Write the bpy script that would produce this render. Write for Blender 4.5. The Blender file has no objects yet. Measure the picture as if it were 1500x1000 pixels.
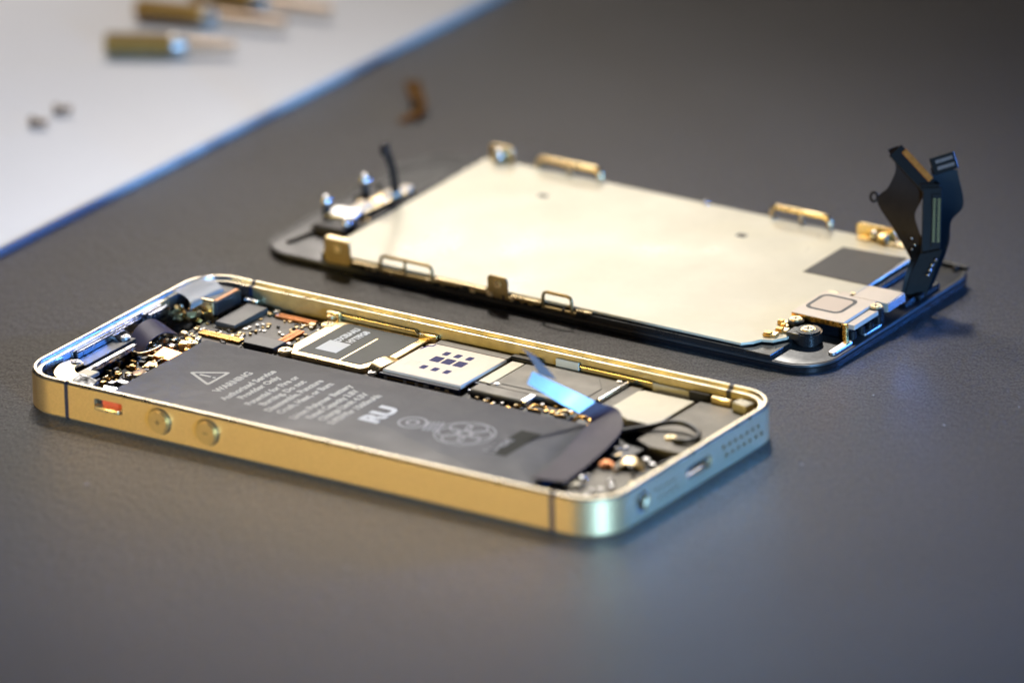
import bpy, bmesh, math, random
from mathutils import Vector, Matrix
random.seed(7)
S = 0.001                                   # everything below is written in millimetres
scene = bpy.context.scene
COL = scene.collection

# ------------------------------------------------------------------ camera
cam_d = bpy.data.cameras.new('camera'); cam = bpy.data.objects.new('camera', cam_d); COL.objects.link(cam)
_r = Vector((0.83578813, 0.54864041, -0.02125795)); _u = Vector((-0.1821496, 0.31359203, 0.93192358)); _f = Vector((-0.51795726, 0.77501854, -0.36203113))
cam.matrix_world = Matrix.Translation(Vector((782.78, -1134.85, 549.68)) * S) @ Matrix((_r, _u, -_f)).transposed().to_4x4()
cam_d.sensor_width = 36.0; cam_d.lens = 12371.58 / 1500 * 36.0
cam_d.clip_start = 0.05; cam_d.clip_end = 50
cam_d.dof.use_dof = True; cam_d.dof.focus_distance = 1.502; cam_d.dof.aperture_fstop = 9.6
cam_d.dof.aperture_blades = 0
scene.camera = cam

# ------------------------------------------------------------------ world and lamps
w = bpy.data.worlds.new('World'); scene.world = w; w.use_nodes = True
bg = w.node_tree.nodes['Background']; bg.inputs[0].default_value = (0.72, 0.80, 1.0, 1); bg.inputs[1].default_value = 0.015
scene.view_settings.view_transform = 'Standard'; scene.view_settings.look = 'None'
scene.view_settings.exposure = 0.0; scene.view_settings.gamma = 1.0; scene.view_settings.use_curve_mapping = False

def lamp(name, kind, loc, target, energy, color, **kw):
    d = bpy.data.lights.new(name, kind); d.energy = energy; d.color = color
    for k, v in kw.items(): setattr(d, k, v)
    o = bpy.data.objects.new(name, d); COL.objects.link(o)
    o.location = Vector(loc); v = Vector(target) - Vector(loc)
    o.rotation_euler = v.to_track_quat('-Z', 'Y').to_euler()
    return o
LAMPS = [
    ('back_lamp', 'AREA', (-0.58, 0.92, 0.43), (0.0, 0.03, 0.0), 0.012, (1.0, 0.94, 0.84), dict(shape='DISK', size=0.20, spread=math.radians(24))),
    ('key_spot', 'SPOT', (-0.426, 0.679, 0.919), (0.004, 0.036, 0.0), 52.0, (1.0, 0.95, 0.875), dict(spot_size=math.radians(12.9), spot_blend=0.8, shadow_soft_size=0.06)),  # key light from behind, its narrow cone shaped to darken the corners
    ('mat_fill', 'AREA', (-0.52, 0.50, 0.46), (-0.19, 0.12, 0.0), 0.19, (1.0, 0.90, 0.82), dict(shape='RECTANGLE', size=0.2, size_y=0.2, spread=math.radians(44))),  # fill light added to brighten the white mat
    ('warm_lamp', 'AREA', (-0.38, -0.82, 0.11), (0.03, -0.03, 0.0), 0.145, (1.0, 0.75, 0.25), dict(shape='RECTANGLE', size=0.36, size_y=0.16, spread=math.radians(28))),
    ('cool_lamp', 'AREA', (0.80, -0.48, 0.055), (0.07, -0.055, 0.0), 0.26, (0.25, 0.54, 1.0), dict(shape='RECTANGLE', size=0.12, size_y=0.10, spread=math.radians(17))),
    ('cool_end_fill', 'AREA', (0.70, 0.85, 0.16), (0.06, 0.0, 0.0), 0.20, (0.06, 0.26, 1.0), dict(shape='RECTANGLE', size=0.3, size_y=0.16, spread=math.radians(17))),  # blue area light added for the phone's right end face
]
for n_, k_, l_, t_, e_, c_, kw_ in LAMPS: lamp(n_, k_, l_, t_, e_, c_, **kw_)

# ------------------------------------------------------------------ materials
def mat(name, col, metal=0.0, rough=0.4, var=0.0, vscale=400, bump=0.0, bscale=3000, bdist=0.00005, coat=0.0, alpha=1.0, spec=0.5, rvar=0.0, col2=None, trans=0.0):
    m = bpy.data.materials.new(name); m.use_nodes = True
    nt = m.node_tree; N = nt.nodes; Lk = nt.links; b = N['Principled BSDF']
    b.inputs['Base Color'].default_value = (*col, 1); b.inputs['Metallic'].default_value = metal
    b.inputs['Roughness'].default_value = rough; b.inputs['Coat Weight'].default_value = coat
    b.inputs['Alpha'].default_value = alpha; b.inputs['Specular IOR Level'].default_value = spec
    b.inputs['Transmission Weight'].default_value = trans
    tc = N.new('ShaderNodeTexCoord')
    if var or rvar or col2:
        n = N.new('ShaderNodeTexNoise'); n.inputs['Scale'].default_value = vscale; n.inputs['Detail'].default_value = 6; n.inputs['Roughness'].default_value = 0.6
        Lk.new(tc.outputs['Object'], n.inputs['Vector'])
        if var or col2:
            mx = N.new('ShaderNodeMix'); mx.data_type = 'RGBA'
            c2 = col2 or tuple(max(0, c * (1 - var)) for c in col)
            mx.inputs[6].default_value = (*[min(1, c * (1 + (0 if col2 else var * 0.5))) for c in col], 1); mx.inputs[7].default_value = (*c2, 1)
            mr = N.new('ShaderNodeMapRange'); mr.inputs[1].default_value = 0.35; mr.inputs[2].default_value = 0.65
            Lk.new(n.outputs['Fac'], mr.inputs[0]); Lk.new(mr.outputs[0], mx.inputs[0]); Lk.new(mx.outputs[2], b.inputs['Base Color'])
        if rvar:
            mr2 = N.new('ShaderNodeMapRange'); mr2.inputs[1].default_value = 0.3; mr2.inputs[2].default_value = 0.7
            mr2.inputs[3].default_value = max(0.02, rough - rvar); mr2.inputs[4].default_value = min(1, rough + rvar)
            Lk.new(n.outputs['Fac'], mr2.inputs[0]); Lk.new(mr2.outputs[0], b.inputs['Roughness'])
    if bump:
        n2 = N.new('ShaderNodeTexNoise'); n2.inputs['Scale'].default_value = bscale; n2.inputs['Detail'].default_value = 4
        Lk.new(tc.outputs['Object'], n2.inputs['Vector'])
        bp = N.new('ShaderNodeBump'); bp.inputs['Strength'].default_value = bump; bp.inputs['Distance'].default_value = bdist
        Lk.new(n2.outputs['Fac'], bp.inputs['Height']); Lk.new(bp.outputs[0], b.inputs['Normal'])
    return m

M = {}
def table_material():
    m = bpy.data.materials.new('table_leatherette'); m.use_nodes = True
    nt = m.node_tree; N = nt.nodes; Lk = nt.links; b = N['Principled BSDF']
    tc = N.new('ShaderNodeTexCoord')
    n = N.new('ShaderNodeTexNoise'); n.inputs['Scale'].default_value = 22; n.inputs['Detail'].default_value = 5
    Lk.new(tc.outputs['Object'], n.inputs['Vector'])
    mx = N.new('ShaderNodeMix'); mx.data_type = 'RGBA'; mx.inputs[6].default_value = (0.118, 0.107, 0.097, 1); mx.inputs[7].default_value = (0.150, 0.137, 0.125, 1)
    Lk.new(n.outputs['Fac'], mx.inputs[0])
    gn = N.new('ShaderNodeTexNoise'); gn.inputs['Scale'].default_value = 2400; gn.inputs['Detail'].default_value = 2; Lk.new(tc.outputs['Object'], gn.inputs['Vector'])
    gr = N.new('ShaderNodeMapRange'); gr.inputs[1].default_value = 0.3; gr.inputs[2].default_value = 0.7; gr.inputs[3].default_value = 0.3; gr.inputs[4].default_value = 1.7; Lk.new(gn.outputs['Fac'], gr.inputs[0])
    mu = N.new('ShaderNodeVectorMath'); mu.operation = 'SCALE'; Lk.new(mx.outputs[2], mu.inputs[0]); Lk.new(gr.outputs[0], mu.inputs['Scale'])
    Lk.new(mu.outputs[0], b.inputs['Base Color'])
    b.inputs['Roughness'].default_value = 0.42; b.inputs['Specular IOR Level'].default_value = 0.5
    v = N.new('ShaderNodeTexVoronoi'); v.inputs['Scale'].default_value = 850; v.feature = 'SMOOTH_F1'
    nn = N.new('ShaderNodeTexNoise'); nn.inputs['Scale'].default_value = 2600; nn.inputs['Detail'].default_value = 5; nn.inputs['Roughness'].default_value = 0.7
    Lk.new(tc.outputs['Object'], v.inputs['Vector']); Lk.new(tc.outputs['Object'], nn.inputs['Vector'])
    ad = N.new('ShaderNodeMath'); ad.operation = 'ADD'; Lk.new(v.outputs['Distance'], ad.inputs[0]); Lk.new(nn.outputs['Fac'], ad.inputs[1])
    bp = N.new('ShaderNodeBump'); bp.inputs['Strength'].default_value = 1.0; bp.inputs['Distance'].default_value = 0.00050
    Lk.new(ad.outputs[0], bp.inputs['Height']); Lk.new(bp.outputs[0], b.inputs['Normal'])
    return m
M['table'] = table_material()
M['paper'] = mat('white_mat', (0.86, 0.84, 0.82), 0, 0.5, var=0.03, vscale=12)
M['gold'] = mat('gold_anodised', (0.79, 0.57, 0.29), 0.95, 0.42, var=0.08, vscale=2600, rvar=0.05, bump=0.3, bscale=6000, bdist=0.00002)
M['button'] = mat('gold_button', (0.66, 0.48, 0.24), 0.95, 0.38, var=0.1, vscale=200, bump=0.2, bscale=6000, bdist=0.00002)
M['polish'] = mat('polished_gold', (0.97, 0.84, 0.62), 1.0, 0.30, rvar=0.08, vscale=300)
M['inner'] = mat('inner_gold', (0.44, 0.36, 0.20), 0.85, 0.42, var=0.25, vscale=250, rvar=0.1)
M['band'] = mat('antenna_plastic', (0.012, 0.014, 0.03), 0, 0.45)
M['floor'] = mat('inner_black', (0.02, 0.02, 0.022), 0.1, 0.45, var=0.4, vscale=500, bump=0.4, bscale=1200)
M['black'] = mat('black_plastic', (0.010, 0.010, 0.012), 0, 0.35, bump=0.2, bscale=2500)
M['gloss'] = mat('black_gloss', (0.008, 0.008, 0.010), 0, 0.18, rvar=0.08, vscale=250)
M['deck'] = mat('panel_deck_black', (0.030, 0.029, 0.029), 0, 0.42, rvar=0.08, vscale=200, bump=0.4, bscale=1200)
M['ribbonhead'] = mat('ribbon_blue_glint', (0.50, 0.62, 0.70), 0.45, 0.38, var=0.15, vscale=300)  # blue glint on the ribbon's end put into the base colour
M['innercool'] = mat('inner_cool_sheen', (0.80, 0.79, 0.82), 1.0, 0.28, var=0.3, vscale=160, rvar=0.15)  # cool reflection on the gold end wall, put into a silver base colour
M['pinorange'] = mat('orange_contact', (0.72, 0.26, 0.05), 0.7, 0.4, var=0.2, vscale=900)
M['pingold'] = mat('dull_gold_contact', (0.42, 0.34, 0.14), 0.8, 0.4)
M['rim'] = mat('panel_rim_black', (0.012, 0.012, 0.013), 0, 0.30, rvar=0.1, vscale=300, bump=0.15, bscale=1500)
M['battery'] = mat('battery_foil', (0.044, 0.044, 0.055), 0.0, 0.48, var=0.12, vscale=90, bump=0.35, bscale=220, bdist=0.0005, rvar=0.06, spec=0.32)
M['print'] = mat('battery_print', (0.56, 0.545, 0.49), 0, 0.6)
M['print_dim'] = mat('battery_print_faint', (0.32, 0.32, 0.34), 0, 0.6)
M['print_white'] = mat('white_print', (0.70, 0.72, 0.73), 0, 0.6)
M['patch'] = mat('dark_print_patch', (0.012, 0.014, 0.010), 0, 0.6, spec=0.1)
M['pcb'] = mat('board_dark', (0.048, 0.040, 0.032), 0.1, 0.45, var=0.5, vscale=700, bump=0.5, bscale=1500)
M['chip'] = mat('chip_epoxy', (0.060, 0.055, 0.050), 0, 0.42, var=0.15, vscale=300, bump=0.2, bscale=4000)
M['label'] = mat('shield_label', (0.060, 0.062, 0.054), 0, 0.55, spec=0.25, var=0.08, vscale=200)
M['brass'] = mat('brass_cream', (0.92, 0.72, 0.42), 1.0, 0.30, rvar=0.1, vscale=500)
M['goldpin'] = mat('gold_contact', (0.95, 0.55, 0.16), 1.0, 0.25, rvar=0.1, vscale=900)
M['copper'] = mat('copper_flex', (0.80, 0.30, 0.10), 0.6, 0.35, var=0.2, vscale=500)
M['orange'] = mat('orange_tape', (0.85, 0.28, 0.05), 0.1, 0.4)
M['red'] = mat('red_mark', (0.80, 0.10, 0.03), 0, 0.45)
M['silver'] = mat('nickel', (0.80, 0.79, 0.80), 1.0, 0.22, rvar=0.12, vscale=600)
M['satin'] = mat('satin_steel', (0.62, 0.60, 0.58), 1.0, 0.42, var=0.1, vscale=300)
M['shield'] = mat('board_shield_grey', (0.15, 0.135, 0.11), 0.35, 0.5, var=0.12, vscale=200, rvar=0.06)
M['cream'] = mat('cream_foil', (0.60, 0.55, 0.42), 0.2, 0.5, var=0.05, vscale=300)
M['simwhite'] = mat('sim_steel', (0.68, 0.575, 0.46), 0.15, 0.5, var=0.04, vscale=400)
M['speaker'] = mat('speaker_foil', (0.52, 0.42, 0.33), 0.2, 0.5)
M['navy'] = mat('navy_plastic', (0.012, 0.016, 0.045), 0, 0.35)
M['indigo'] = mat('indigo_window', (0.008, 0.010, 0.12), 0, 0.5, spec=0.1)
M['plate'] = mat('lcd_back_steel', (0.65, 0.59, 0.435), 0.15, 0.34, spec=0.45, var=0.10, vscale=45, rvar=0.12)
M['tape'] = mat('dark_tape', (0.050, 0.040, 0.032), 0, 0.55, spec=0.3, var=0.12, vscale=300)
M['tab'] = mat('tab_brass', (0.40, 0.285, 0.125), 0.9, 0.40, var=0.2, vscale=500)
M['flex'] = mat('flex_dark', (0.010, 0.009, 0.008), 0, 0.32, spec=0.4, bump=0.3, bscale=1500)
M['flexbrown'] = mat('flex_brown', (0.030, 0.018, 0.011), 0, 0.5, spec=0.2, var=0.3, vscale=200)
M['flexblue'] = mat('flex_blue_black', (0.010, 0.020, 0.034), 0, 0.45, spec=0.25)
M['ribbon'] = mat('ribbon_purple_black', (0.070, 0.048, 0.066), 0, 0.55, spec=0.25, var=0.2, vscale=150)
M['tailbrown'] = mat('tail_brown', (0.20, 0.15, 0.13), 0.1, 0.5)
M['film'] = mat('clear_film', (0.30, 0.31, 0.32), 0.0, 0.35, alpha=0.5)
M['mesh'] = mat('mesh_brown', (0.35, 0.20, 0.09), 0.6, 0.4, col2=(0.02, 0.015, 0.01), vscale=2500)
M['bitgold'] = mat('bit_bronze', (0.42, 0.24, 0.06), 0.7, 0.42, var=0.2, vscale=300)
M['bitscrap'] = mat('scrap_bronze', (0.17, 0.080, 0.018), 0.0, 0.8, spec=0.05)
M['scrapdark'] = mat('scrap_dark', (0.012, 0.009, 0.004), 0.0, 0.8, spec=0.05)
M['screwbrown'] = mat('screw_brown', (0.24, 0.12, 0.05), 0.3, 0.55)
M['bitsteel'] = mat('bit_steel', (0.85, 0.80, 0.74), 1.0, 0.30)
M['bitshaft'] = mat('bit_shaft', (0.55, 0.40, 0.26), 0.9, 0.40)
M['pink'] = mat('pink_print', (0.70, 0.45, 0.36), 0.3, 0.5)

# ------------------------------------------------------------------ mesh helpers
def finish(bm, name, mats, parent=None, smooth=20, label=None):
    if not isinstance(mats, (list, tuple)): mats = [mats]
    bmesh.ops.recalc_face_normals(bm, faces=bm.faces[:])
    for v in bm.verts: v.co *= S
    me = bpy.data.meshes.new(name); bm.to_mesh(me); bm.free()
    for m in mats: me.materials.append(M[m] if isinstance(m, str) else m)
    if smooth:
        for p in me.polygons: p.use_smooth = True
        me.set_sharp_from_angle(angle=math.radians(smooth))
    o = bpy.data.objects.new(name, me); COL.objects.link(o)
    if parent is not None: o.parent = parent
    if label: o['label'] = label
    return o
def merge(dst, src):
    me = bpy.data.meshes.new('_'); src.to_mesh(me); src.free(); dst.from_mesh(me); bpy.data.meshes.remove(me)
def box_bm(x0, x1, y0, y1, z0, z1, bev=0.0, seg=1, rot=0.0, tilt=None):
    bm = bmesh.new(); bmesh.ops.create_cube(bm, size=1)
    c = Vector(((x0 + x1) / 2, (y0 + y1) / 2, (z0 + z1) / 2))
    for v in bm.verts: v.co = Vector((v.co.x * (x1 - x0), v.co.y * (y1 - y0), v.co.z * (z1 - z0)))
    if bev: bmesh.ops.bevel(bm, geom=bm.edges[:], offset=bev, segments=seg, profile=0.5, affect='EDGES')
    R = Matrix.Rotation(math.radians(rot), 3, 'Z')
    if tilt: R = R @ Matrix.Rotation(math.radians(tilt[0]), 3, 'X') @ Matrix.Rotation(math.radians(tilt[1]), 3, 'Y')
    for v in bm.verts: v.co = R @ v.co + c
    return bm
def box(name, m, parent, x0, x1, y0, y1, z0, z1, bev=0.12, seg=1, rot=0.0, tilt=None, label=None):
    return finish(box_bm(x0, x1, y0, y1, z0, z1, bev, seg, rot, tilt), name, m, parent, label=label)
def boxes(name, m, parent, lst, bev=0.05):
    bm = bmesh.new()
    for b in lst: merge(bm, box_bm(*b, bev=bev))
    return finish(bm, name, m, parent)
def cyl_bm(c, r, z0, z1, seg=24, r2=None, bev=0.0, axis='Z'):
    bm = bmesh.new(); bmesh.ops.create_cone(bm, cap_ends=True, segments=seg, radius1=r, radius2=r if r2 is None else r2, depth=z1 - z0)
    if bev: bmesh.ops.bevel(bm, geom=[e for e in bm.edges if abs(e.verts[0].co.z - e.verts[1].co.z) < 1e-6], offset=bev, segments=2, affect='EDGES')
    for v in bm.verts:
        p = v.co.copy(); p.z += (z0 + z1) / 2
        if axis == 'X': p = Vector((p.z, p.x, p.y))
        if axis == 'Y': p = Vector((p.x, p.z, p.y))
        v.co = p + Vector(c)
    return bm
def cyl(name, m, parent, c, r, z0, z1, seg=24, r2=None, bev=0.1, axis='Z', label=None):
    return finish(cyl_bm(c, r, z0, z1, seg, r2, bev, axis), name, m, parent, label=label)
def prism_bm(poly, z0, z1, bev=0.0, seg=1):
    bm = bmesh.new(); vs = [bm.verts.new((x, y, z0)) for x, y in poly]; f = bm.faces.new(vs)
    r = bmesh.ops.extrude_face_region(bm, geom=[f])
    for g in r['geom']:
        if isinstance(g, bmesh.types.BMVert): g.co.z = z1
    if bev:
        bmesh.ops.bevel(bm, geom=[e for e in bm.edges if all(abs(v.co.z - z1) < 1e-6 for v in e.verts)], offset=bev, segments=seg, profile=0.5, affect='EDGES')
    return bm
def prism(name, m, parent, poly, z0, z1, bev=0.1, seg=1, label=None):
    return finish(prism_bm(poly, z0, z1, bev, seg), name, m, parent, label=label)
def rrect(x0, x1, y0, y1, r, n=6):
    P = []
    for cx, cy, a in ((x1 - r, y1 - r, 0), (x0 + r, y1 - r, 90), (x0 + r, y0 + r, 180), (x1 - r, y0 + r, 270)):
        for k in range(n + 1):
            t = math.radians(a + 90 * k / n); P.append((cx + r * math.cos(t), cy + r * math.sin(t)))
    return P
def tube_bm(pts, r, seg=8, rx=None):
    bm = bmesh.new(); pts = [Vector(p) for p in pts]; rings = []
    prev = None
    for i, p in enumerate(pts):
        t = (pts[min(i + 1, len(pts) - 1)] - pts[max(i - 1, 0)]).normalized()
        ref = prev if prev is not None else (Vector((0, 0, 1)) if abs(t.z) < 0.9 else Vector((1, 0, 0)))
        a = t.cross(ref).normalized() if prev is None else (ref - t * ref.dot(t)).normalized()
        prev = a; b = t.cross(a)
        rings.append([bm.verts.new(p + (a * math.cos(2 * math.pi * k / seg) + b * math.sin(2 * math.pi * k / seg)) * r) for k in range(seg)])
    for A, B in zip(rings, rings[1:]):
        for k in range(seg): bm.faces.new((A[k], A[(k + 1) % seg], B[(k + 1) % seg], B[k]))
    bm.faces.new(rings[0]); bm.faces.new(rings[-1][::-1])
    return bm
def tube(name, m, parent, pts, r, seg=8, label=None): return finish(tube_bm(pts, r, seg), name, m, parent, smooth=75, label=label)
def catmull(P, n=8):
    P = [Vector(p) for p in P]; out = []
    Q = [P[0] * 2 - P[1]] + P + [P[-1] * 2 - P[-2]]
    for i in range(1, len(Q) - 2):
        a, b, c, d = Q[i - 1:i + 3]
        for k in range(n):
            t = k / n
            out.append(0.5 * ((2 * b) + (c - a) * t + (2 * a - 5 * b + 4 * c - d) * t * t + (3 * b - a - 3 * c + d) * t ** 3))
    out.append(P[-1]); return out
def strip_bm(L, R, th=0.15, n=6):
    """a ribbon between two edge curves, with real thickness"""
    Lc, Rc = catmull(L, n), catmull(R, n); bm = bmesh.new(); rows = []
    for i in range(len(Lc)):
        j0, j1 = max(i - 1, 0), min(i + 1, len(Lc) - 1)
        t = ((Lc[j1] + Rc[j1]) - (Lc[j0] + Rc[j0])); wv = Rc[i] - Lc[i]; nrm = t.cross(wv).normalized() * th / 2
        rows.append([bm.verts.new(p) for p in (Lc[i] + nrm, Rc[i] + nrm, Rc[i] - nrm, Lc[i] - nrm)])
    for A, B in zip(rows, rows[1:]):
        for k in range(4): bm.faces.new((A[k], A[(k + 1) % 4], B[(k + 1) % 4], B[k]))
    bm.faces.new(rows[0]); bm.faces.new(rows[-1][::-1])
    return bm
def strip(name, m, parent, L, R, th=0.15, n=6, label=None): return finish(strip_bm(L, R, th, n), name, m, parent, smooth=40, label=label)
def poly3(name, m, parent, pts, th=0.2, label=None):
    """a flat sheet with any outline in space, thickened along its normal"""
    bm = bmesh.new(); vs = [bm.verts.new(p) for p in pts]; f = bm.faces.new(vs); f.normal_update(); nr = f.normal.copy()
    r = bmesh.ops.extrude_face_region(bm, geom=[f])
    for g in r['geom']:
        if isinstance(g, bmesh.types.BMVert): g.co += nr * th
    return finish(bm, name, m, parent, label=label)
def text(name, m, parent, body, size, x, y, z, align='CENTER', rot=90, sx=1.0, bold=0.0, th=0.02, label=None):
    cu = bpy.data.curves.new(name, 'FONT'); cu.body = body; cu.size = size * S; cu.align_x = align; cu.align_y = 'CENTER'
    cu.extrude = th * S; cu.offset = bold * S; cu.resolution_u = 3
    t = bpy.data.objects.new(name, cu); COL.objects.link(t)
    bpy.context.view_layer.update()
    me = bpy.data.meshes.new_from_object(t.evaluated_get(bpy.context.evaluated_depsgraph_get()))
    bpy.data.objects.remove(t); bpy.data.curves.remove(cu)
    me.transform(Matrix.Translation(Vector((x, y, z)) * S) @ Matrix.Rotation(math.radians(rot), 4, 'Z') @ Matrix.Diagonal((sx, 1, 1, 1)))
    me.name = name; me.materials.clear(); me.materials.append(M[m])
    o = bpy.data.objects.new(name, me); COL.objects.link(o); o.parent = parent
    if label: o['label'] = label
    return o
def cut(o, cutter_bms):
    bm = bmesh.new()
    for c in cutter_bms: merge(bm, c)
    c = finish(bm, 'cutter', 'black', None, smooth=0)
    md = o.modifiers.new('cut', 'BOOLEAN'); md.operation = 'DIFFERENCE'; md.object = c; md.solver = 'EXACT'
    bpy.context.view_layer.update()
    me = bpy.data.meshes.new_from_object(o.evaluated_get(bpy.context.evaluated_depsgraph_get()))
    o.modifiers.clear(); old = o.data; o.data = me; bpy.data.meshes.remove(old); me.name = o.name
    cm = c.data; bpy.data.objects.remove(c); bpy.data.meshes.remove(cm)
    me.set_sharp_from_angle(angle=math.radians(35))
def empty(name, loc, label, cat, group=None):
    o = bpy.data.objects.new(name, None); COL.objects.link(o); o.location = Vector(loc) * S; o.empty_display_size = 0.01
    o['label'] = label; o['category'] = cat
    if group: o['group'] = group
    return o
def screw(parent, x, y, z, r=1.1, m='brass', h=0.5, cross=True, name='screw'):
    bm = cyl_bm((x, y, 0), r, z - h, z, 20, bev=min(0.18, r * 0.2))
    o = finish(bm, name, m, parent)
    if cross:
        b2 = bmesh.new(); k = r * 0.55; t = r * 0.13
        merge(b2, box_bm(x - k, x + k, y - t, y + t, z - 0.05, z + 0.02)); merge(b2, box_bm(x - t, x + t, y - k, y + k, z - 0.05, z + 0.025))
        for v in b2.verts: v.co = Matrix.Rotation(0.5, 3, 'Z') @ (v.co - Vector((x, y, z))) + Vector((x, y, z))
        finish(b2, 'screw_slot', 'floor', o if parent.parent is None else parent)
    return o

# ------------------------------------------------------------------ the setting: table
bm = bmesh.new()
nx = 2
vs = [bm.verts.new(p) for p in ((-900, -900, 0), (900, -900, 0), (900, 1300, 0), (-900, 1300, 0))]; bm.faces.new(vs)
r = bmesh.ops.extrude_face_region(bm, geom=bm.faces[:])
for g in r['geom']:
    if isinstance(g, bmesh.types.BMVert): g.co.z = -25
table = finish(bm, 'table_top', 'table', None, smooth=0); table['kind'] = 'structure'

# white mat behind
sheet = finish(prism_bm(rrect(-420, -109.4, -260, 620, 6), 0.0, 1.7, 0.8, 5), 'white_mat', 'paper', None)
sheet['label'] = 'large white work mat lying flat on the dark table'; sheet['category'] = 'mat'

# ------------------------------------------------------------------ phone body
phone = empty('phone_body', (0, 0, 0), 'opened gold smartphone body with battery and circuit board showing', 'phone')
HL, HW, RC = 61.9, 29.3, 7.75
PROFILE = [(0.42, 0.0), (0.0, 0.42), (0.0, 6.64), (0.44, 7.08), (0.86, 7.08), (0.95, 6.42), (1.75, 6.36), (2.05, 0.9), (2.05, 0.0)]
def arc_pts(cx, cy, a0, a1, n):
    out = []
    for k in range(n + 1):
        t = math.radians(a0 + (a1 - a0) * k / n); out.append((cx + RC * math.cos(t), cy + RC * math.sin(t), math.cos(t), math.sin(t)))
    return out
def rail(name, path, parent, mats=('gold', 'polish', 'inner'), push=0.0, label=None):
    bm = bmesh.new(); rows = []
    for x, y, nx, ny in path:
        rows.append([bm.verts.new((x - nx * (i + push), y - ny * (i + push), z)) for i, z in PROFILE])
    K = len(PROFILE)
    for A, B in zip(rows, rows[1:]):
        for k in range(K):
            f = bm.faces.new((A[k], A[(k + 1) % K], B[(k + 1) % K], B[k]))
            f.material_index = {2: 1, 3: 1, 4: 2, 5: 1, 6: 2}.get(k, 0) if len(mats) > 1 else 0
    bm.faces.new(rows[0]); bm.faces.new(rows[-1][::-1])
    return finish(bm, name, list(mats), parent, smooth=30, label=label)
a, b = HL - RC, HW - RC
B1a, B1b, B2a, B2b = -51.06, -50.23, 50.75, 51.75
near = rail('side_rail', [(B1b, -HW, 0, -1), (B2a, -HW, 0, -1)], phone, label='gold side rail with round buttons')
far = rail('side_rail', [(B2a, HW, 0, 1), (B1b, HW, 0, 1)], phone)
topcap = rail('end_cap', [(B1a, HW, 0, 1)] + arc_pts(-a, b, 90, 180, 20) + arc_pts(-a, -b, 180, 270, 20) + [(B1a, -HW, 0, -1)], phone, mats=('gold', 'polish', 'innercool'))
botcap = rail('end_cap', [(B2b, -HW, 0, -1)] + arc_pts(a, -b, 270, 360, 20) + arc_pts(a, b, 0, 90, 20) + [(B2b, HW, 0, 1)], phone, label='end cap with ports and speaker holes')
for x0, x1, s in ((B1a, B1b, -1), (B2a, B2b, -1), (B1a, B1b, 1), (B2a, B2b, 1)):
    rail('antenna_band', [(x0, s * HW, 0, s), (x1, s * HW, 0, s)], phone, mats=('band',), push=0.04)
# openings
JY, JZ = -17.2, 3.45
cuts = [cyl_bm((59, JY, JZ), 1.95, -1, 5, 32, axis='X')]
bm = prism_bm(rrect(-4.1, 4.1, -1.15, 1.15, 1.1), 0, 6)
for v in bm.verts: v.co = Vector((57.5 + v.co.z, 0.9 + v.co.x, 3.45 + v.co.y))
cuts.append(bm)
for row, zz in ((0, 4.35), (1, 2.65)):
    for k in range(7):
        cuts.append(cyl_bm((61, 8.8 + k * 1.9 + 0.95 * row, zz), 0.46, -0.6, 2, 10, axis='X'))
    for k in range(4):
        cuts.append(cyl_bm((61, -12.8 + k * 1.8 + 0.9 * row, zz - 0.3), 0.40, -0.6, 2, 10, axis='X'))
cut(botcap, cuts)
def ring_x(name, m, parent, x0, x1, cy, cz, ro, ri, n=28, label=None):
    bm = bmesh.new(); rows = []
    for x, rr in ((x0, ro), (x1, ro), (x1, ri), (x0, ri)):
        rows.append([bm.verts.new((x, cy + rr * math.cos(2 * math.pi * k / n), cz + rr * math.sin(2 * math.pi * k / n))) for k in range(n)])
    for i in range(4):
        A, B = rows[i], rows[(i + 1) % 4]
        for k in range(n): bm.faces.new((A[k], A[(k + 1) % n], B[(k + 1) % n], B[k]))
    return finish(bm, name, m, parent, label=label)
jack = ring_x('headphone_jack', 'silver', phone, 59.6, 61.75, JY, JZ, 1.93, 1.72)
cyl('jack_back', 'black', jack, (0, JY, JZ), 1.7, 58.6, 59.4, axis='X')
box('jack_contact', 'brass', jack, 59.7, 61.4, JY + 0.75, JY + 1.45, JZ - 1.0, JZ + 0.3, 0.2, 2)
port = box('charging_port', 'black', phone, 58.2, 59.6, -3.4, 5.2, 2.0, 4.9, 0.1)
box('port_contact', 'silver', port, 59.7, 61.5, 4.15, 4.85, 3.0, 4.15, 0.15, 2)
box('port_tongue', 'satin', port, 59.7, 61.2, -2.8, 4.6, 2.42, 2.6, 0.05)
# buttons and switch on the near rail
bm = prism_bm(rrect(-3.0, 3.0, -1.05, 1.05, 0.35), 0, 1.2)
for v in bm.verts: v.co = Vector((-41.55 + v.co.x, -29.6 + v.co.z, 4.25 + v.co.y))
cut(near, [bm])
sw = box('mute_switch', 'polish', phone, -44.2, -39.1, -29.9, -28.45, 3.28, 4.05, 0.16, 2)
box('switch_mark', 'red', sw, -43.3, -38.75, -28.62, -28.42, 4.08, 5.22, 0.03)
box('switch_recess', 'black', sw, -44.5, -43.35, -28.62, -28.42, 4.08, 5.25, 0.03)
for bx, plus in ((-30.45, True), (-20.2, False)):
    bm = cyl_bm((bx, 0, 3.78), 2.25, -30.1, -29.0, 40, bev=0.3, axis='Y')
    v_ = finish(bm, 'volume_button', 'button', phone)
    ring = bmesh.new(); merge(ring, cyl_bm((bx, 0, 3.78), 2.47, -29.33, -29.1, 40, axis='Y')); finish(ring, 'button_gap', 'floor', v_)
    l = [(bx - 0.55, bx + 0.55, -30.115, -30.05, 3.71, 3.85)]
    if plus: l += [(bx - 0.07, bx + 0.07, -30.117, -30.05, 3.23, 4.33)]
    boxes('button_mark', 'floor', v_, l, bev=0.0)

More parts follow.
